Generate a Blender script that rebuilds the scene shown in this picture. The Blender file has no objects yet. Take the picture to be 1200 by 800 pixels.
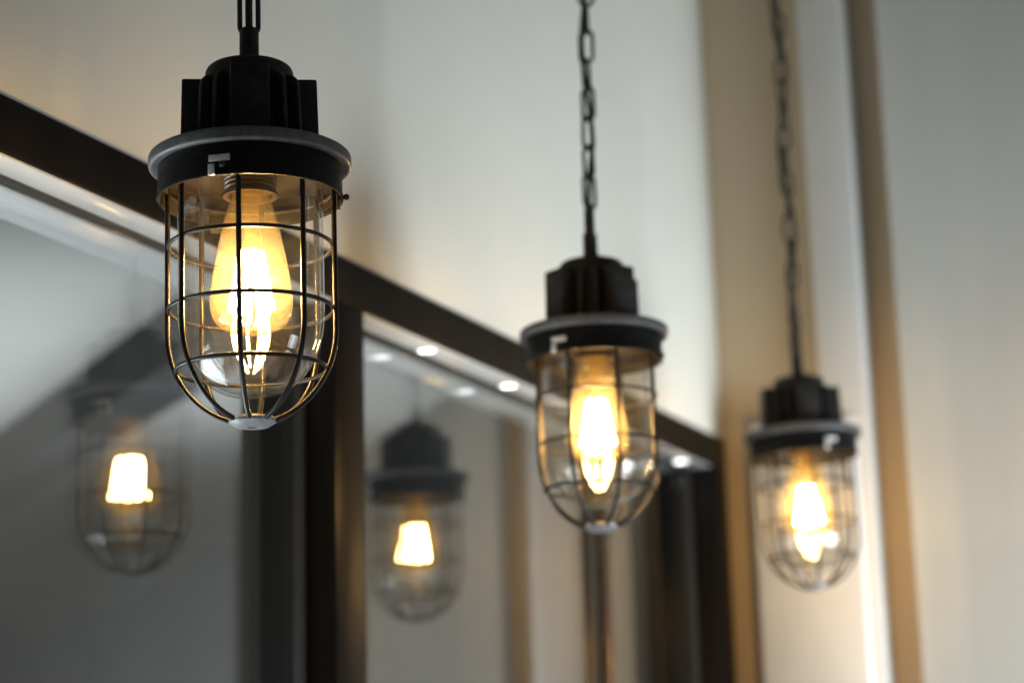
import bpy, bmesh, math, random
from mathutils import Vector, Matrix
random.seed(7)
sc = bpy.context.scene
COL = sc.collection

# ------------------------------------------------------------------ camera
F = 2516.15                      # focal length in pixels of a 1200 px wide frame
PITCH = math.radians(13.22)
ROLL = 0.0309
ZC = 1.5                         # height of the camera above the floor
cam = bpy.data.cameras.new("Camera")
cam.sensor_width = 36.0
cam.lens = F / 1200 * 36.0
cam.clip_start, cam.clip_end = 0.05, 200
cam.dof.use_dof = True
cam.dof.focus_distance = 1.655
cam.dof.aperture_fstop = 3.8
cam.dof.aperture_blades = 9
camo = bpy.data.objects.new("Camera", cam)
COL.objects.link(camo)
_f = Vector((0, math.cos(PITCH), math.sin(PITCH)))
_r0 = Vector((1, 0, 0)); _u0 = Vector((0, -math.sin(PITCH), math.cos(PITCH)))
_r = _r0 * math.cos(ROLL) - _u0 * math.sin(ROLL)
_u = _u0 * math.cos(ROLL) + _r0 * math.sin(ROLL)
M = Matrix.Identity(4)
for i in range(3):
    M[i][0], M[i][1], M[i][2] = _r[i], _u[i], -_f[i]
M[2][3] = ZC
camo.matrix_world = M
sc.camera = camo

def ray(px, py):
    return (_f * F + _r * (px - 600) + _u * (400 - py)).normalized()

# the row of lamps and the wall behind it share one direction
PHI = math.radians(24.92)
DV = Vector((math.sin(PHI), math.cos(PHI), 0))      # along the wall, away from the camera
NV = Vector((-math.cos(PHI), math.sin(PHI), 0))     # through the wall, to the left
L1 = Vector((-0.1981, 1.5936, ZC))
def W(s, D, h):
    return L1 + DV * s + NV * D + Vector((0, 0, h))
def hit_s(px, py, s):            # pixel -> (D, h) on a plane across the wall at s
    R = ray(px, py); C = Vector((0, 0, ZC))
    t = ((L1 - C).dot(DV) + s) / R.dot(DV); P = C + R * t
    return (P - L1).dot(NV), P.z - ZC
def hit_h(px, py, h):            # pixel -> (s, D) on a horizontal plane h above the camera
    R = ray(px, py); P = Vector((0, 0, ZC)) + R * (h / R.z)
    return (P - L1).dot(DV), (P - L1).dot(NV)

# ------------------------------------------------------------------ light
wd = bpy.data.worlds.new("World"); sc.world = wd; wd.use_nodes = True
wb = wd.node_tree.nodes["Background"]
wb.inputs[0].default_value = (0.80, 0.90, 1.0, 1); wb.inputs[1].default_value = 0.06
def area(name, loc, target, sx, sy, power, col, spread=180):
    l = bpy.data.lights.new(name, 'AREA'); l.shape = 'RECTANGLE'; l.size = sx; l.size_y = sy
    l.energy = power; l.color = col; l.spread = math.radians(spread)
    o = bpy.data.objects.new(name, l); COL.objects.link(o); o.location = loc
    o.rotation_euler = (Vector(target) - Vector(loc)).to_track_quat('-Z', 'Y').to_euler()
    return o
area("window_daylight", W(1.25, -1.9, -0.55), W(1.72, 0.20, 0.02), 1.5, 0.9, 22, (0.84, 0.94, 1.0), 84)
area("table_bounce_light", W(-0.35, -0.35, -0.80), W(-0.25, -0.2, 0.3), 1.9, 1.2, 4, (0.90, 0.96, 1.0))
area("back_window_light", W(-0.10, 1.00, -0.36), W(0.05, 0.0, 0.42), 1.35, 0.70, 17, (0.92, 0.97, 1.0), 110)
sc.view_settings.view_transform = 'Standard'
sc.view_settings.look = 'None'
sc.view_settings.exposure = 0.3
sc.view_settings.gamma = 1.0
sc.view_settings.use_curve_mapping = False
sc.cycles.use_denoising = True
sc.cycles.caustics_reflective = False
sc.cycles.caustics_refractive = False
sc.cycles.sample_clamp_indirect = 6.0
sc.cycles.max_bounces = 10
sc.cycles.transparent_max_bounces = 32
sc.cycles.use_adaptive_sampling = False

# ------------------------------------------------------------------ materials
def new_mat(name):
    m = bpy.data.materials.new(name); m.use_nodes = True
    m.node_tree.nodes.clear()
    return m, m.node_tree.nodes, m.node_tree.links
def principled(name, col, rough=0.5, metal=0.0, var=0.15, vscale=40, bump=0.0, bscale=900, stretch=(1, 1, 1),
               coat=0.0, spec=0.5, rvar=0.0):
    m, N, L = new_mat(name)
    out = N.new('ShaderNodeOutputMaterial'); b = N.new('ShaderNodeBsdfPrincipled')
    L.new(b.outputs[0], out.inputs[0])
    tc = N.new('ShaderNodeTexCoord'); mp = N.new('ShaderNodeMapping')
    L.new(tc.outputs['Object'], mp.inputs[0]); mp.inputs['Scale'].default_value = stretch
    nz = N.new('ShaderNodeTexNoise'); nz.inputs['Scale'].default_value = vscale; nz.inputs['Detail'].default_value = 5
    L.new(mp.outputs[0], nz.inputs['Vector'])
    cr = N.new('ShaderNodeValToRGB')
    cr.color_ramp.elements[0].position = 0.3; cr.color_ramp.elements[1].position = 0.7
    cr.color_ramp.elements[0].color = (*[c * (1 - var) for c in col], 1)
    cr.color_ramp.elements[1].color = (*[min(1, c * (1 + var)) for c in col], 1)
    L.new(nz.outputs[0], cr.inputs[0]); L.new(cr.outputs[0], b.inputs['Base Color'])
    b.inputs['Metallic'].default_value = metal
    b.inputs['Coat Weight'].default_value = coat; b.inputs['Coat Roughness'].default_value = 0.2
    b.inputs['Specular IOR Level'].default_value = spec
    if rvar:
        mr = N.new('ShaderNodeMapRange'); L.new(nz.outputs[0], mr.inputs[0])
        mr.inputs[1].default_value = 0.3; mr.inputs[2].default_value = 0.7
        mr.inputs[3].default_value = rough - rvar; mr.inputs[4].default_value = rough + rvar
        L.new(mr.outputs[0], b.inputs['Roughness'])
    else:
        b.inputs['Roughness'].default_value = rough
    if bump:
        n2 = N.new('ShaderNodeTexNoise'); n2.inputs['Scale'].default_value = bscale; n2.inputs['Detail'].default_value = 3
        L.new(mp.outputs[0], n2.inputs['Vector'])
        bp = N.new('ShaderNodeBump'); bp.inputs['Strength'].default_value = bump; bp.inputs['Distance'].default_value = 0.001
        L.new(n2.outputs[0], bp.inputs['Height']); L.new(bp.outputs[0], b.inputs['Normal'])
    return m

def clear_glass(name, tint, ior=1.5, rough=0.0, haze=0.0, haze_col=(1, 1, 1), gain=1.0, smear=0.0, bloom=0.0):
    """Sheet glass: what passes straight through, plus a Fresnel reflection, plus a little haze."""
    m, N, L = new_mat(name)
    out = N.new('ShaderNodeOutputMaterial')
    tr = N.new('ShaderNodeBsdfTransparent'); tr.inputs[0].default_value = (*tint, 1)
    gl = N.new('ShaderNodeBsdfGlossy'); gl.inputs['Roughness'].default_value = rough
    ge = N.new('ShaderNodeNewGeometry')
    io = N.new('ShaderNodeMix'); io.data_type = 'FLOAT'
    L.new(ge.outputs['Backfacing'], io.inputs[0]); io.inputs[2].default_value = ior; io.inputs[3].default_value = 1 / ior
    fr = N.new('ShaderNodeFresnel'); L.new(io.outputs[0], fr.inputs['IOR'])
    mu = N.new('ShaderNodeMath'); mu.operation = 'MULTIPLY'; mu.inputs[1].default_value = gain; mu.use_clamp = True
    L.new(fr.outputs[0], mu.inputs[0])
    body = tr.outputs[0]
    if haze:
        tl = N.new('ShaderNodeBsdfTranslucent'); tl.inputs[0].default_value = (*haze_col, 1)
        df = N.new('ShaderNodeBsdfDiffuse'); df.inputs[0].default_value = (*haze_col, 1)
        hm = N.new('ShaderNodeMixShader'); hm.inputs[0].default_value = 0.3
        L.new(tl.outputs[0], hm.inputs[1]); L.new(df.outputs[0], hm.inputs[2])
        mh = N.new('ShaderNodeMixShader')
        if smear:
            tc = N.new('ShaderNodeTexCoord'); nz = N.new('ShaderNodeTexNoise'); nz.inputs['Scale'].default_value = smear
            nz.inputs['Detail'].default_value = 4; L.new(tc.outputs['Object'], nz.inputs['Vector'])
            mr = N.new('ShaderNodeMapRange'); mr.inputs[1].default_value = 0.35; mr.inputs[2].default_value = 0.75
            mr.inputs[3].default_value = haze * 0.3; mr.inputs[4].default_value = haze * 1.7
            L.new(nz.outputs[0], mr.inputs[0]); L.new(mr.outputs[0], mh.inputs[0])
        else:
            mh.inputs[0].default_value = haze
        L.new(tr.outputs[0], mh.inputs[1]); L.new(hm.outputs[0], mh.inputs[2]); body = mh.outputs[0]
    mx = N.new('ShaderNodeMixShader')
    L.new(mu.outputs[0], mx.inputs[0]); L.new(body, mx.inputs[1]); L.new(gl.outputs[0], mx.inputs[2])
    L.new(mx.outputs[0], out.inputs[0])
    if bloom:                       # thin scatter added inside the bulb to imitate the halo around its filaments
        vs_ = N.new('ShaderNodeVolumeScatter'); vs_.inputs['Color'].default_value = (1.0, 0.92, 0.76, 1)
        vs_.inputs['Density'].default_value = bloom; L.new(vs_.outputs[0], out.inputs['Volume'])
    return m

def emitter(name, col, strength):
    m, N, L = new_mat(name)
    out = N.new('ShaderNodeOutputMaterial'); e = N.new('ShaderNodeEmission')
    e.inputs[0].default_value = (*col, 1); e.inputs[1].default_value = strength
    L.new(e.outputs[0], out.inputs[0])
    return m

MAT = dict(
    paint=principled('black_powder_coat', (0.022, 0.0205, 0.0195), 0.50, var=0.45, vscale=140, bump=0.35, bscale=1100, rvar=0.12, spec=0.16),
    band=principled('darker_powder_coat', (0.006, 0.0055, 0.0055), 0.46, var=0.45, vscale=140, bump=0.3, bscale=1100, rvar=0.1, spec=0.16),  # darker copy of the housing coat, for the skirt
    rim=principled('lit_worn_powder_coat', (0.085, 0.083, 0.085), 0.44, var=0.30, vscale=130, bump=0.35, bscale=1100, rvar=0.12),  # housing coat lightened to imitate light on the rim, and for wear
    cage=principled('bronze_black_wire', (0.012, 0.010, 0.009), 0.34, metal=0.0, var=0.3, vscale=120, bump=0.1, rvar=0.08, spec=0.3),
    cap=principled('lit_wire_cap', (0.30, 0.30, 0.31), 0.42, metal=0.4, var=0.2, vscale=200, bump=0.1),  # made paler than the cage to imitate light caught by the end cap
    steel=principled('bright_steel', (0.85, 0.82, 0.78), 0.38, metal=0.7, var=0.1, vscale=300),
    chain=principled('black_chain_iron', (0.008, 0.008, 0.009), 0.45, metal=0.2, var=0.3, vscale=200, bump=0.1),
    cable=principled('black_rubber_cable', (0.006, 0.006, 0.006), 0.6, var=0.2, vscale=100),
    socket=principled('dark_socket', (0.055, 0.040, 0.030), 0.28, metal=0.5, var=0.2, vscale=200),
    inner=principled('skirt_lining', (0.012, 0.009, 0.007), 0.4, metal=0.0, var=0.2, vscale=90),
    jar=clear_glass('jar_glass', (0.975, 0.975, 0.965), 1.5, 0.0, haze=0.0018, haze_col=(0.9, 0.9, 0.9), smear=60),
    bulb=clear_glass('amber_bulb_glass', (0.97, 0.84, 0.55), 1.5, 0.02, haze=0.018, haze_col=(1.0, 0.74, 0.34), bloom=1.0),
    mount=clear_glass('bulb_mount_glass', (0.95, 0.85, 0.6), 1.5, 0.03, haze=0.10, haze_col=(1.0, 0.72, 0.3)),
    filament=emitter('glowing_filament', (1.0, 0.68, 0.33), 330.0),
    pane=clear_glass('window_glass', (0.84, 0.87, 0.87), 1.62, 0.0, haze=0.003, haze_col=(0.8, 0.85, 0.85), gain=2.2),
    frame=principled('black_stained_wood', (0.0045, 0.0033, 0.0028), 0.40, var=0.35, vscale=14, bump=0.25, bscale=120, stretch=(1, 1, 0.12), rvar=0.08, spec=0.12),
    soffit=principled('pale_grey_trim', (0.72, 0.73, 0.74), 0.12, metal=0.3, var=0.05, vscale=12, rvar=0.02, spec=0.7),
    gasket=principled('black_gasket', (0.010, 0.010, 0.010), 0.55, var=0.2, vscale=50),
    wall=principled('cream_plaster', (0.62, 0.61, 0.55), 0.85, var=0.025, vscale=5, bump=0.1, bscale=160),
    tan=principled('tan_plaster', (0.47, 0.385, 0.275), 0.85, var=0.06, vscale=7, bump=0.1, bscale=160, stretch=(1, 1, 0.1)),
    pale=principled('pale_grey_board', (0.53, 0.54, 0.525), 0.75, var=0.035, vscale=14, bump=0.1, bscale=120, stretch=(1, 1, 0.05)),
    white=principled('white_gloss_paint', (0.66, 0.655, 0.64), 0.5, var=0.03, vscale=10),
    ceil=principled('ceiling_plaster', (0.35, 0.345, 0.33), 0.9, var=0.03, vscale=4),
    floor=principled('grey_floor', (0.42, 0.40, 0.37), 0.6, var=0.15, vscale=3),
    backceil=principled('far_room_ceiling', (0.52, 0.52, 0.50), 0.9, var=0.06, vscale=2),
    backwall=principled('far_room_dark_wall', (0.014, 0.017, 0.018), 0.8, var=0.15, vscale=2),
    reflection_wall=principled('reflected_pale_plaster', (0.50, 0.51, 0.50), 0.85, var=0.05, vscale=5),  # pale tone of the unseen wall added for the pane's reflection
    bar=principled('dark_bronze', (0.16, 0.12, 0.09), 0.22, metal=0.8, var=0.2, vscale=40),
    spot=emitter('downlight_lens', (0.95, 0.97, 1.0), 5.0),
    beam=principled('dark_beam_timber', (0.004, 0.0045, 0.005), 0.6, var=0.3, vscale=4, stretch=(1, 1, .2)),
    brass=principled('aged_brass', (0.45, 0.30, 0.13), 0.3, metal=0.9, var=0.2, vscale=60),
)

# ------------------------------------------------------------------ mesh helpers
def finish(name, me, mat, parent=None, smooth=True, loc=None):
    if mat is not None and not me.materials:
        me.materials.append(mat)
    if smooth:
        for p in me.polygons: p.use_smooth = True
        me.set_sharp_from_angle(angle=math.radians(38))
    o = bpy.data.objects.new(name, me); COL.objects.link(o)
    if parent is not None: o.parent = parent
    if loc is not None: o.location = loc
    return o
def mesh_from(name, vs, fs):
    me = bpy.data.meshes.new(name); me.from_pydata([tuple(v) for v in vs], [], fs); me.update()
    bm = bmesh.new(); bm.from_mesh(me); bmesh.ops.remove_doubles(bm, verts=bm.verts, dist=1e-7)
    bmesh.ops.recalc_face_normals(bm, faces=bm.faces); bm.to_mesh(me); bm.free()
    return me
def lathe(name, prof, seg=64, closed=False):
    """prof: list of (r, z); closed joins the last point to the first (a ring-shaped body)."""
    vs, fs = [], []; n = len(prof)
    for r, z in prof:
        for k in range(seg):
            a = 2 * math.pi * k / seg; vs.append((r * math.cos(a), r * math.sin(a), z))
    for i in range(n if closed else n - 1):
        j = (i + 1) % n
        for k in range(seg):
            k2 = (k + 1) % seg
            fs.append((i * seg + k, i * seg + k2, j * seg + k2, j * seg + k))
    me = bpy.data.meshes.new(name); me.from_pydata(vs, [], fs)
    bm = bmesh.new(); bm.from_mesh(me); bmesh.ops.remove_doubles(bm, verts=bm.verts, dist=1e-6)
    bmesh.ops.dissolve_degenerate(bm, dist=1e-7, edges=bm.edges)
    bmesh.ops.recalc_face_normals(bm, faces=bm.faces); bm.to_mesh(me); bm.free()
    return me
def arc(cx, cz, r, a0, a1, n):
    return [(cx + r * math.cos(math.radians(a0 + (a1 - a0) * i / n)), cz + r * math.sin(math.radians(a0 + (a1 - a0) * i / n))) for i in range(n + 1)]
def tube(name, pts, r, seg=10, closed=False, flat=1.0):
    pts = [Vector(p) for p in pts]; n = len(pts); vs, fs = [], []
    up = None
    for i, p in enumerate(pts):
        a = pts[(i - 1) % n] if (closed or i > 0) else p
        b = pts[(i + 1) % n] if (closed or i < n - 1) else p
        t = (b - a).normalized()
        if up is None:
            up = Vector((0, 0, 1)) if abs(t.z) < 0.9 else Vector((1, 0, 0))
        up = (up - t * up.dot(t)).normalized(); side = t.cross(up)
        for k in range(seg):
            an = 2 * math.pi * (k + 0.5) / seg
            vs.append(p + up * (r * math.cos(an)) + side * (r * flat * math.sin(an)))
    for i in range(n if closed else n - 1):
        j = (i + 1) % n
        for k in range(seg):
            k2 = (k + 1) % seg
            fs.append((i * seg + k, i * seg + k2, j * seg + k2, j * seg + k))
    if not closed:
        fs.append(tuple(range(seg))); fs.append(tuple(range((n - 1) * seg, n * seg)))
    me = bpy.data.meshes.new(name); me.from_pydata([tuple(v) for v in vs], [], fs)
    bm = bmesh.new(); bm.from_mesh(me); bmesh.ops.recalc_face_normals(bm, faces=bm.faces); bm.to_mesh(me); bm.free()
    return me
def prism(name, outline, y0, y1, bevel=0.0, bseg=2):
    """outline in (x, z), extruded along y."""
    n = len(outline)
    vs = [(x, y0, z) for x, z in outline] + [(x, y1, z) for x, z in outline]
    fs = [tuple(range(n)), tuple(range(2 * n - 1, n - 1, -1))] + [(i, (i + 1) % n, n + (i + 1) % n, n + i) for i in range(n)]
    me = bpy.data.meshes.new(name); me.from_pydata(vs, [], fs)
    bm = bmesh.new(); bm.from_mesh(me); bmesh.ops.recalc_face_normals(bm, faces=bm.faces)
    if bevel:
        bmesh.ops.bevel(bm, geom=list(bm.edges), offset=bevel, segments=bseg, profile=0.5, affect='EDGES')
    bm.to_mesh(me); bm.free()
    return me
def wbox(name, s0, s1, D0, D1, h0, h1, mat, parent=None, bevel=0.0):
    """A box in the wall's own axes: along it, through it, up."""
    c = W((s0 + s1) / 2, (D0 + D1) / 2, (h0 + h1) / 2)
    hx, hy, hz = abs(s1 - s0) / 2, abs(D1 - D0) / 2, abs(h1 - h0) / 2
    me = prism(name, [(-hx, -hz), (hx, -hz), (hx, hz), (-hx, hz)], -hy, hy, bevel)
    o = finish(name, me, mat, None, smooth=bevel > 0)
    o.matrix_world = Matrix.Translation(c) @ Matrix.Rotation(math.pi / 2 - PHI, 4, 'Z')
    if parent is not None:
        mw = o.matrix_world.copy(); o.parent = parent
        o.matrix_parent_inverse = parent.matrix_world.inverted(); o.matrix_basis = mw
    return o
def struct(o):
    o['kind'] = 'structure'; return o
def thing(name, label, cat, loc, rotz=0, group=None):
    o = bpy.data.objects.new(name, None); COL.objects.link(o); o.empty_display_size = 0.05
    o.location = loc; o.rotation_euler = (0, 0, rotz); o['label'] = label; o['category'] = cat
    if group: o['group'] = group
    o.matrix_world = Matrix.Translation(loc) @ Matrix.Rotation(rotz, 4, 'Z')
    return o

# ------------------------------------------------------------------ the setting
DF = 0.2446                       # front of the frame, behind the lamp row
HT = 0.6215                       # top of the frame above the camera
RAIL = 0.050
DEP = 0.118                       # depth of the frame
S0, S1 = -1.05, 1.775             # ends of the frame
SE = 1.80                        # the end wall
HC = 1.45                         # ceiling
struct(wbox('wall', -2.2, SE - 0.002, DF + 0.012, DF + DEP + 0.03, HT - 0.030, HC - 0.002, MAT['wall']))
struct(wbox('wall_below', -2.2, SE - 0.002, DF + 0.012, DF + DEP + 0.03, -ZC, -0.50, MAT['wall']))
struct(wbox('wall_side', -2.2, S0 - 0.002, DF + 0.012, DF + DEP + 0.03, -0.498, HT, MAT['wall']))
struct(wbox('wall_corner', S1 + 0.002, SE - 0.002, DF + 0.012, DF + DEP + 0.03, -0.498, HT, MAT['wall']))
struct(wbox('ceiling', -2.4, SE - 0.002, -2.7, DF + 0.010, HC, HC + 0.06, MAT['ceil']))
struct(wbox('floor', -3.2, SE - 0.002, -3.4, DF + 0.010, -ZC - 0.06, -ZC, MAT['floor']))

# the end wall: tan plaster, a white casing, then pale boards
def Dpx(px, py, s=SE): return hit_s(px, py, s)[0]
PIL = 0.045                        # how far the white pilaster stands out
dA, dB, dC = Dpx(947, 250, SE - PIL), Dpx(1001, 250, SE - PIL), Dpx(1046, 300, SE - PIL + 0.004)
ew = struct(wbox('end_wall', SE, SE + 0.10, DF + 0.20, dC - 0.30, -ZC, HC + 0.06, MAT['tan']))
pl = struct(wbox('pilaster', SE - PIL, SE + 0.001, dA, dB, -ZC, HC - 0.003, MAT['white'], None, 0.004))
struct(wbox('end_wall_panel', SE - PIL + 0.004, SE - 0.002, dC, -0.29, -ZC, HC - 0.003, MAT['pale']))
struct(wbox('pane_reflection_wall', SE + 0.55, SE + 0.65, -0.92, -2.7, -ZC, HC - 0.003, MAT['reflection_wall']))  # unseen wall, added and sized for what the nearer pane reflects
area("reflection_fill_light", W(SE - 0.1, -1.75, HC - 0.25), W(SE + 0.5, -1.4, 0.4), 0.5, 0.5, 3.2, (1.0, 0.97, 0.92))  # added lamp that brightens the wall mirrored in the nearer pane
# the pilaster's wider white foot, behind the last lamp
dP0, dP1 = Dpx(886, 650, SE - PIL - 0.02), Dpx(1010, 650, SE - PIL - 0.02); hP = hit_s(950, 490, SE - PIL - 0.02)[1]
wbox('foot', SE - PIL - 0.02, SE - 0.003, dP0, dP1, -ZC, hP, MAT['white'], pl, 0.006)

# ------------------------------------------------------------------ the glazed partition
part = thing('glazed_partition', 'black wooden framed glazed partition with two large panes behind the hanging lamps', 'partition', W(0.4, DF + DEP / 2, -0.5), math.pi / 2 - PHI)
part['kind'] = 'thing'
GD = DF + DEP * 0.40              # glass
wbox('top_rail', S0, S1, DF, DF + DEP, HT - RAIL, HT, MAT['frame'], part, 0.0025)
wbox('bottom_rail', S0, S1, DF, DF + DEP, -0.498, -0.43, MAT['frame'], part, 0.0025)
MU0, MU1 = 0.557, 0.620           # mullion
EP0 = 1.711
posts = [(S0, S0 + 0.063), (MU0, MU1), (EP0, S1)]
for a, b in posts:
    wbox('upright', a, b, DF + 0.0004, DF + DEP - 0.0004, -0.4299, HT - RAIL - 0.0001, MAT['frame'], part, 0.0025)
open_ = [(S0 + 0.063, MU0), (MU1, EP0)]
for a, b in open_:
    g = wbox('glass_pane', a + 0.001, b - 0.001, GD, GD + 0.006, -0.429, HT - RAIL - 0.001, MAT['pane'], part)
    zt = HT - RAIL - 0.0002
    # pale lining under the top rail, in front of the glass and behind it, black bead between
    wbox('lining', a + 0.001, b - 0.001, DF + 0.003, GD - 0.012, zt - 0.0025, zt, MAT['soffit'], part, 0.0008)
    wbox('lining', a + 0.001, b - 0.001, GD + 0.008, DF + DEP - 0.003, zt - 0.0025, zt, MAT['soffit'], part, 0.0008)
    wbox('glazing_bead', a + 0.001, b - 0.001, GD - 0.0115, GD - 0.0005, zt - 0.004, zt, MAT['gasket'], part, 0.001)
    for sa, sb in ((a + 0.0005, a + 0.009), (b - 0.009, b - 0.0005)):
        wbox('glazing_bead', sa, sb, GD - 0.0115, GD - 0.0005, -0.428, zt - 0.005, MAT['gasket'], part, 0.001)

# a slim bronze bar in front of the farther pane, and small lights set into its lining
def hit_D(px, py, D):
    R_ = ray(px, py); C = Vector((0, 0, ZC)); t = ((L1 - C).dot(NV) + D) / R_.dot(NV); P = C + R_ * t
    return (P - L1).dot(DV)
sb = hit_D(708, 690, GD - 0.009)
wbox('glazing_bar', sb - 0.0075, sb + 0.0075, GD - 0.020, GD - 0.0005, -0.4285, HT - RAIL - 0.0046, MAT['bar'], part, 0.004)
hl = HT - RAIL - 0.0032
for px, py in ((505, 407), (598, 447), (797, 532)):
    s_, D_ = hit_h(px, py, hl - 0.002)
    D_ = min(max(D_, DF + 0.018), GD - 0.026)
    me = lathe('downlight', [(0.0, 0.0004), (0.0125, 0.0004), (0.0125, -0.0018), (0.0105, -0.0022), (0.0100, -0.0008), (0.0, -0.0008)], 28)
    o = finish('downlight', me, MAT['steel'], None); o.matrix_world = Matrix.Translation(W(s_, D_, hl))
    mw = o.matrix_world.copy(); o.parent = part; o.matrix_parent_inverse = part.matrix_world.inverted(); o.matrix_basis = mw
    le = lathe('lens', [(0.0, -0.0012), (0.0098, -0.0012), (0.0098, -0.0009), (0.0, -0.0009)], 28)
    q = finish('lens', le, MAT['spot'], o)
# the frame sags a little towards the corner
_p = W(0.40, DF, HT)
bpy.context.view_layer.update()
part.matrix_world = Matrix.Translation(_p) @ Matrix.Rotation(math.radians(0.55), 4, NV) @ Matrix.Translation(-_p) @ part.matrix_world

# ------------------------------------------------------------------ the room behind the glass
HB = 0.95
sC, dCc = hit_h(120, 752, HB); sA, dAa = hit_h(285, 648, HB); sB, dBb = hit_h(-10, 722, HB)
def wallstrip(name, P, Q, h0, h1, mat, t=0.08):
    """An upright slab between two (s, D) points."""
    P, Q = Vector(P), Vector(Q); v = (Q - P); L_ = v.length; v.normalize(); nrm = Vector((-v.y, v.x)) * t
    vs = []
    for (a, b) in (P, Q, Q + nrm, P + nrm):
        for h in (h0, h1): vs.append(W(a, b, h))
    fs = [(0, 2, 3, 1), (2, 4, 5, 3), (4, 6, 7, 5), (6, 0, 1, 7), (0, 6, 4, 2), (1, 3, 5, 7)]
    c = sum(vs, Vector()) / 8
    me = mesh_from(name, [p - c for p in vs], fs)
    return finish(name, me, mat, None, False, c)
C2, A2, B2 = Vector((sC, dCc)), Vector((sA, dAa)), Vector((sB, dBb))
dirR = (A2 - C2).normalized(); dirL = (B2 - C2).normalized()
DB = DF + DEP + 0.035
tR = (DB + 0.02 - C2.y) / dirR.y if abs(dirR.y) > 1e-4 else 20
endR = C2 + dirR * (tR if 0 < tR < 30 else 12)
endL = C2 + dirL * 8
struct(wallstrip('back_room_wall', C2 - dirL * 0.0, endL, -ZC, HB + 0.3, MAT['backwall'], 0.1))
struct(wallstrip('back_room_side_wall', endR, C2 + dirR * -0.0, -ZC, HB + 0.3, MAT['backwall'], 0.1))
struct(wbox('back_room_ceiling', -3.5, 8.5, DB, 8.0, HB, HB + 0.06, MAT['backceil']))
struct(wbox('back_room_floor', -3.5, 8.5, DB, 8.0, -ZC - 0.06, -ZC, MAT['floor']))
# cornices where that ceiling meets its walls
for nm, P, Q, sg in (('back_room_cornice', C2, endR, 1), ('back_room_cornice', C2, endL, -1)):
    v = (Q - P).normalized(); nn = Vector((-v.y, v.x)) * sg
    struct(wallstrip(nm, P + nn * 0.002 + v * 0.0, Q + nn * 0.002, HB - 0.05, HB - 0.002, MAT['backceil'], 0.05 * sg))
# the dark beam under that ceiling
b0 = Vector(hit_h(-60, 600, HB - 0.11)); b1 = Vector(hit_h(330, 338, HB - 0.11))
bm_ = wallstrip('ceiling_beam', b0, b1, HB - 0.11, HB - 0.001, MAT['beam'], 0.12)
bm_['label'] = 'dark timber beam under the pale ceiling, seen through the pane beside the broad upright'; bm_['category'] = 'beam'; bm_['kind'] = 'thing'
lp = W(*hit_h(20, 420, HB), 0.55)
area("back_room_light", lp, lp + Vector((0, 0, 1)), 1.5, 1.5, 11, (0.95, 0.97, 1.0))


# ------------------------------------------------------------------ the pendant lamps
Z0 = 0.185                        # local height of the skirt's lower edge above the cage's tip
def up(prof): return [(r, z + Z0) for r, z in prof]
def stadium(a, hl, n=10):
    """link centre line in x-z, half width a, half length hl"""
    pts = []
    for i in range(n + 1):
        t = math.pi * i / n; pts.append((a * math.cos(t), 0, hl - a + a * math.sin(t)))
    for i in range(n + 1):
        t = math.pi + math.pi * i / n; pts.append((a * math.cos(t), 0, -hl + a + a * math.sin(t)))
    return pts
LINK_R, LINK_CL = 0.0021, 0.0384
PITCH_L = LINK_CL - 2 * LINK_R
def bar_profile():
    pts = [(0.0640, 0.016), (0.0645, 0.0), (0.0645, -0.035), (0.0645, -0.07), (0.0645, -0.108)]
    for i in range(1, 15):
        t = math.radians(78.5 * i / 14); pts.append((0.0645 * math.cos(t), -0.108 - 0.0735 * math.sin(t)))
    return pts
ME = {}
ME['housing'] = lathe('housing', up([(0.0, 0.030), (0.0365, 0.030), (0.0360, 0.060), (0.0350, 0.101)] + arc(0.0275, 0.1065, 0.0070, 0, 90, 6) +
                                   [(0.016, 0.1142), (0.0150, 0.1155), (0.0, 0.1155)]), 72)
ME['lug'] = prism('lug', [(0.022, 0.034 + Z0), (0.0535, 0.034 + Z0), (0.0522, 0.0985 + Z0), (0.022, 0.0985 + Z0)], -0.0148, 0.0148, 0.0016, 2)
ME['fin'] = prism('fin', [(0.026, 0.034 + Z0), (0.0485, 0.034 + Z0), (0.0462, 0.088 + Z0), (0.0450, 0.0935 + Z0), (0.0420, 0.0970 + Z0), (0.037, 0.0990 + Z0), (0.026, 0.0990 + Z0)], -0.0022, 0.0022, 0.0007, 2)
ME['flange'] = lathe('flange', up([(0.030, 0.0375), (0.062, 0.0372)] + arc(0.0755, 0.0340, 0.0030, 90, 0, 5) + arc(0.0757, 0.0287, 0.0028, 0, -90, 5) +
                                  [(0.0735, 0.0262), (0.0718, 0.0268), (0.030, 0.0268)]), 128, True)
ME['skirt'] = lathe('skirt', up([(0.0712, 0.0266), (0.0712, 0.004), (0.0719, 0.0030), (0.0721, 0.0012), (0.0716, 0.0), (0.0700, 0.0), (0.0694, 0.0012), (0.0694, 0.0266)]), 128, True)
ME['lining'] = lathe('skirt_lining', up([(0.0693, 0.004), (0.0688, 0.004), (0.0688, 0.0225), (0.022, 0.0240), (0.022, 0.0262), (0.0693, 0.0262)]), 96, True)
ME['screw'] = lathe('screw', [(0.0, 0.0026), (0.0014, 0.0023), (0.0023, 0.0012), (0.0026, 0.0), (0.0023, -0.0012), (0.0014, -0.0018), (0.0011, -0.004), (0.0, -0.004)], 14)
ME['stem'] = lathe('stem', up([(0.0, 0.111), (0.0083, 0.111), (0.0083, 0.123), (0.0077, 0.124), (0.0076, 0.144), (0.0070, 0.1465), (0.0045, 0.1468), (0.0040, 0.139), (0.0, 0.139)]), 32)
ME['bar'] = tube('cage_bar', [(r, 0, z + Z0) for r, z in bar_profile()], 0.0021, 10)
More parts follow.
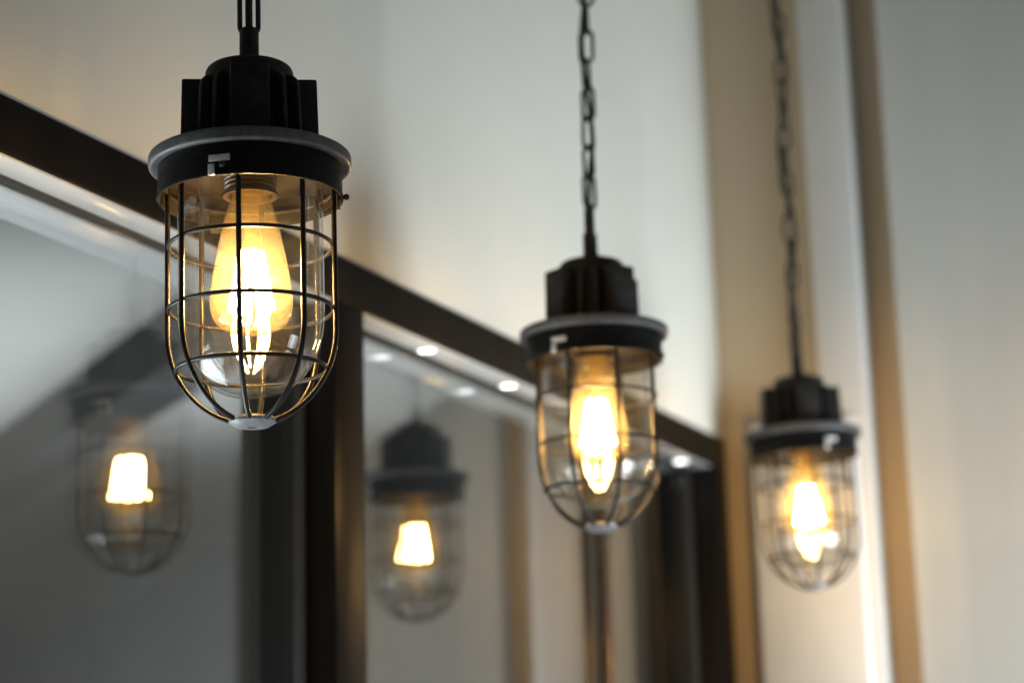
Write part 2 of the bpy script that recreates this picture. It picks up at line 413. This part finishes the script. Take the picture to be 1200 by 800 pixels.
def ring(name, R, z, r):
    return tube(name, [(R * math.cos(2 * math.pi * k / 72), R * math.sin(2 * math.pi * k / 72), z + Z0) for k in range(72)], r, 10, True)
ME['ring'] = [ring('cage_ring', 0.0629, -0.0385, 0.0017), ring('cage_ring', 0.0629, -0.0905, 0.0017), ring('cage_ring', 0.0572, -0.1385, 0.0018), ring('cage_ring', 0.0655, 0.010, 0.0020)]
ME['cap'] = lathe('end_cap', up([(0.0040, -0.1798), (0.0120, -0.1780), (0.0172, -0.1768), (0.0182, -0.1785), (0.0178, -0.1806), (0.0130, -0.1838), (0.0060, -0.1850), (0.0040, -0.1846)]), 48, True)
def jarprof(R, zb, d):
    p = [(R, 0.0222), (R, -0.02), (R, -0.06), (R, -0.092)]
    for i in range(1, 17):
        t = math.radians(90 * i / 16); p.append((R * math.cos(t) ** 0.80 if i < 16 else 0.0, -0.092 - (zb) * math.sin(t) ** 1.0))
    return p
ME['jar_glass'] = lathe('glass_jar', up(jarprof(0.0560, 0.0680, 0) + jarprof(0.0532, 0.0652, 0)[::-1]), 96)
BP = [(0.0, 0.0165), (0.0126, 0.0165), (0.0128, 0.016), (0.0133, 0.008), (0.0150, 0.002), (0.0178, -0.006), (0.0205, -0.016), (0.0228, -0.026), (0.0252, -0.038), (0.0275, -0.050), (0.0296, -0.062),
      (0.0311, -0.072), (0.0319, -0.080), (0.0318, -0.087), (0.0303, -0.0945), (0.0270, -0.1005), (0.0215, -0.1050), (0.0140, -0.1078), (0.0070, -0.1090), (0.0, -0.1093)]
ME['bulb_glass'] = lathe('bulb', up(BP), 72)
ME['mount'] = lathe('mount', up([(0.0105, 0.012), (0.0085, 0.0), (0.0060, -0.012), (0.0048, -0.020), (0.0040, -0.036), (0.0046, -0.040), (0.0, -0.043)]), 24)
ME['filament'] = tube('filament', [(0, 0, 0.0245), (0, 0, 0.0), (0, 0, -0.0245)], 0.0020, 10)
ME['wire'] = tube('support_wire', [(0.0, 0, -0.038 + Z0), (0.0, 0, -0.101 + Z0)], 0.0006, 6)
sp = [(0.0, 0.0262), (0.0208, 0.0262)]
for k in range(5):
    z = 0.0245 - k * 0.0036
    sp += [(0.0208, z), (0.0196, z - 0.0010), (0.0196, z - 0.0018), (0.0208, z - 0.0028)]
sp += [(0.0214, 0.0062), (0.0218, 0.0048), (0.0214, 0.0036), (0.0196, 0.0034), (0.0180, 0.0040), (0.0165, 0.0085), (0.0140, 0.0100), (0.0, 0.0100)]
ME['socket'] = lathe('socket', up(sp), 48)
ME['link'] = tube('chain_link', stadium(0.0072, LINK_CL / 2), LINK_R, 10, True)
ME['canopy'] = lathe('ceiling_canopy', [(0.0, 0.0), (0.050, 0.0), (0.050, -0.018), (0.046, -0.024), (0.010, -0.028), (0.006, -0.034), (0.0, -0.034)], 48)
ME['latch'] = prism('latch', [(-0.0082, -0.0026), (0.0082, -0.0026), (0.0082, 0.0026), (-0.0082, 0.0026)], -0.0009, 0.0009, 0.0004)
ME['latch_tail'] = prism('latch_tail', [(-0.0026, -0.0045), (0.0026, -0.0045), (0.0026, 0.0045), (-0.0026, 0.0045)], -0.0009, 0.0009, 0.0004)
ME['lever'] = prism('clip', [(-0.005, -0.006), (0.005, -0.006), (0.005, 0.008), (-0.005, 0.008)], -0.0010, 0.0010, 0.0006)

def pose(o, ang, r=0.0, z=0.0, extra=0.0):
    o.location = (r * math.cos(ang), r * math.sin(ang), z); o.rotation_euler = (0, 0, ang + extra)
    return o
def lamp(label, base, lug_deg, bar_deg, latch_deg, link0_deg, twist, weave, lean=0.0, tilt=0.0, seed=0):
    """Angles are seen from the camera: 0 faces it, + is to the right."""
    rnd = random.Random(seed)
    face = math.atan2(-base.y, -base.x)                       # towards the camera
    A = lambda deg: face + math.radians(deg)
    t = thing('pendant_lamp', label, 'pendant lamp', base, 0, 'caged pendant lamps hanging in a row on chains')
    view = Vector((base.x, base.y, 0)).normalized(); side = Vector((view.y, -view.x, 0))
    t.rotation_euler = Matrix.Rotation(tilt, 3, view).to_euler()
    P = MAT['paint']
    h = finish('housing', ME['housing'], P, t)
    for k in range(4):
        pose(finish('lug', ME['lug'], P, h), A(lug_deg + 90 * k))
        for d in (35, 55):
            pose(finish('fin', ME['fin'], P, h), A(lug_deg + 90 * k + d))
    pose(finish('screw', ME['screw'], MAT['chain'], h), A(62), 0.0125, Z0 + 0.1168)
    finish('flange', ME['flange'], MAT['rim'], t)
    s = finish('skirt', ME['skirt'], MAT['band'], t)
    finish('skirt_lining', ME['lining'], MAT['inner'], s)
    a = A(latch_deg)
    o = finish('latch', ME['latch'], MAT['steel'], s); pose(o, a, 0.0724, Z0 + 0.0135, math.pi / 2)
    o = finish('latch', ME['latch_tail'], MAT['steel'], s); pose(o, A(latch_deg - 5), 0.0724, Z0 + 0.0045, math.pi / 2)
    o = finish('screw', ME['screw'], MAT['chain'], s); pose(o, A(latch_deg + 2), 0.0730, Z0 + 0.0078); o.rotation_euler = (0, math.pi / 2, A(latch_deg + 2))
    for dd in (98, -142):
        c = finish('clip', ME['lever'], MAT['inner'], s); pose(c, A(latch_deg + dd + 4), 0.0684, Z0 - 0.002, math.pi / 2)
        o = finish('screw', ME['screw'], MAT['chain'], s); pose(o, A(latch_deg + dd + 4), 0.0742, Z0 + 0.0010); o.rotation_euler = (0, math.pi / 2, A(latch_deg + dd + 4))
    cg = finish('cage', ME['ring'][3], MAT['cage'], t)
    for k in range(8): pose(finish('cage_bar', ME['bar'], MAT['cage'], cg), A(bar_deg + 45 * k))
    for r_ in ME['ring'][:3]: finish('cage_ring', r_, MAT['cage'], cg)
    finish('end_cap', ME['cap'], MAT['cap'], cg)
    finish('glass_jar', ME['jar_glass'], MAT['jar'], t)
    finish('socket', ME['socket'], MAT['socket'], t)
    b = finish('bulb', ME['bulb_glass'], MAT['bulb'], t)
    finish('mount', ME['mount'], MAT['mount'], b); finish('support_wire', ME['wire'], MAT['steel'], b)
    for k in range(6):
        o = finish('filament', ME['filament'], MAT['filament'], b)
        aa = A(20 + 60 * k); o.location = (0.0122 * math.cos(aa), 0.0122 * math.sin(aa), Z0 - 0.066)
        o.rotation_euler = (0, math.radians(-10), aa)
    finish('stem', ME['stem'], P, t)
    # chain and cable
    z = Z0 + 0.1415
    top = (ZC + HC - base.z) / 0.966
    n = int((top - z) / PITCH_L)
    ch = None; path = [(0, 0, Z0 + 0.128)]
    for k in range(n):
        zc = z + LINK_CL / 2 + k * PITCH_L
        ox, oy = (rnd.uniform(-1, 1) * 0.0012 * weave for _ in range(2))
        o = finish('chain' if k == 0 else 'chain_link', ME['link'], MAT['chain'], t if k == 0 else ch)
        if k == 0: ch = o; ch0 = zc
        lx = side * (lean * k * PITCH_L)
        o.location = (ox + lx.x if k else 0, oy + lx.y if k else 0, zc if k == 0 else zc - ch0)
        o.rotation_euler = (rnd.uniform(-.05, .05) * weave, rnd.uniform(-.05, .05) * weave, A(link0_deg + 90 * (k % 2) + twist * k) + math.pi / 2 - (0 if k == 0 else 0))
    # child links were given lamp axes; undo the first link's own turn
    for c in ch.children:
        c.matrix_parent_inverse = (Matrix.Rotation(ch.rotation_euler.z, 4, 'Z')).inverted()
    ch.rotation_euler = (0, 0, ch.rotation_euler.z)
    pts = [(0, 0, Z0 + 0.137), (0, 0, Z0 + 0.150), (0, 0, Z0 + 0.172)]
    m = int((top - 0.05 - Z0 - 0.19) / 0.012); ph = rnd.uniform(0, 6)
    for i in range(m):
        zz = Z0 + 0.19 + i * 0.012; w = min(1, i / 5) * 0.0072
        an = ph + zz * 26
        lx = side * (lean * (zz - Z0 - 0.16))
        pts.append((w * math.cos(an) * weave + lx.x, w * math.sin(an) * weave + lx.y, zz))
    lx = side * (lean * (top - Z0 - 0.16)); pts.append((lx.x, lx.y, top - 0.02))
    finish('cable', tube('cable', pts, 0.0030, 8), MAT['cable'], t)
    o = finish('ceiling_canopy', ME['canopy'], P, t); o.location = (lx.x, lx.y, top - 0.0005)
    t.scale = (1, 1, 0.966)
    return t

HL = 0.5298 - 0.031 - Z0 - 0.0005
LAMPS = []
LAMPS.append(lamp('caged pendant lamp hanging before the broad black upright between the two panes', W(0, 0, HL), 0, -8, -18.5, 3, 0, 0.0, tilt=-0.006, seed=1))
LAMPS.append(lamp('middle caged pendant lamp of the row, between the two other hanging lamps', W(0.6756, 0, HL), 40, 20, -30, -62, 7, 0.7, lean=0.022, seed=2))
LAMPS.append(lamp("caged pendant lamp at the row's end, hanging before the white pilaster", W(1.385, 0, HL + 0.004) + Vector((0.006, 0, 0)), 14, 9, 30, 40, 9, 1.0, lean=0.024, tilt=-0.018, seed=3))
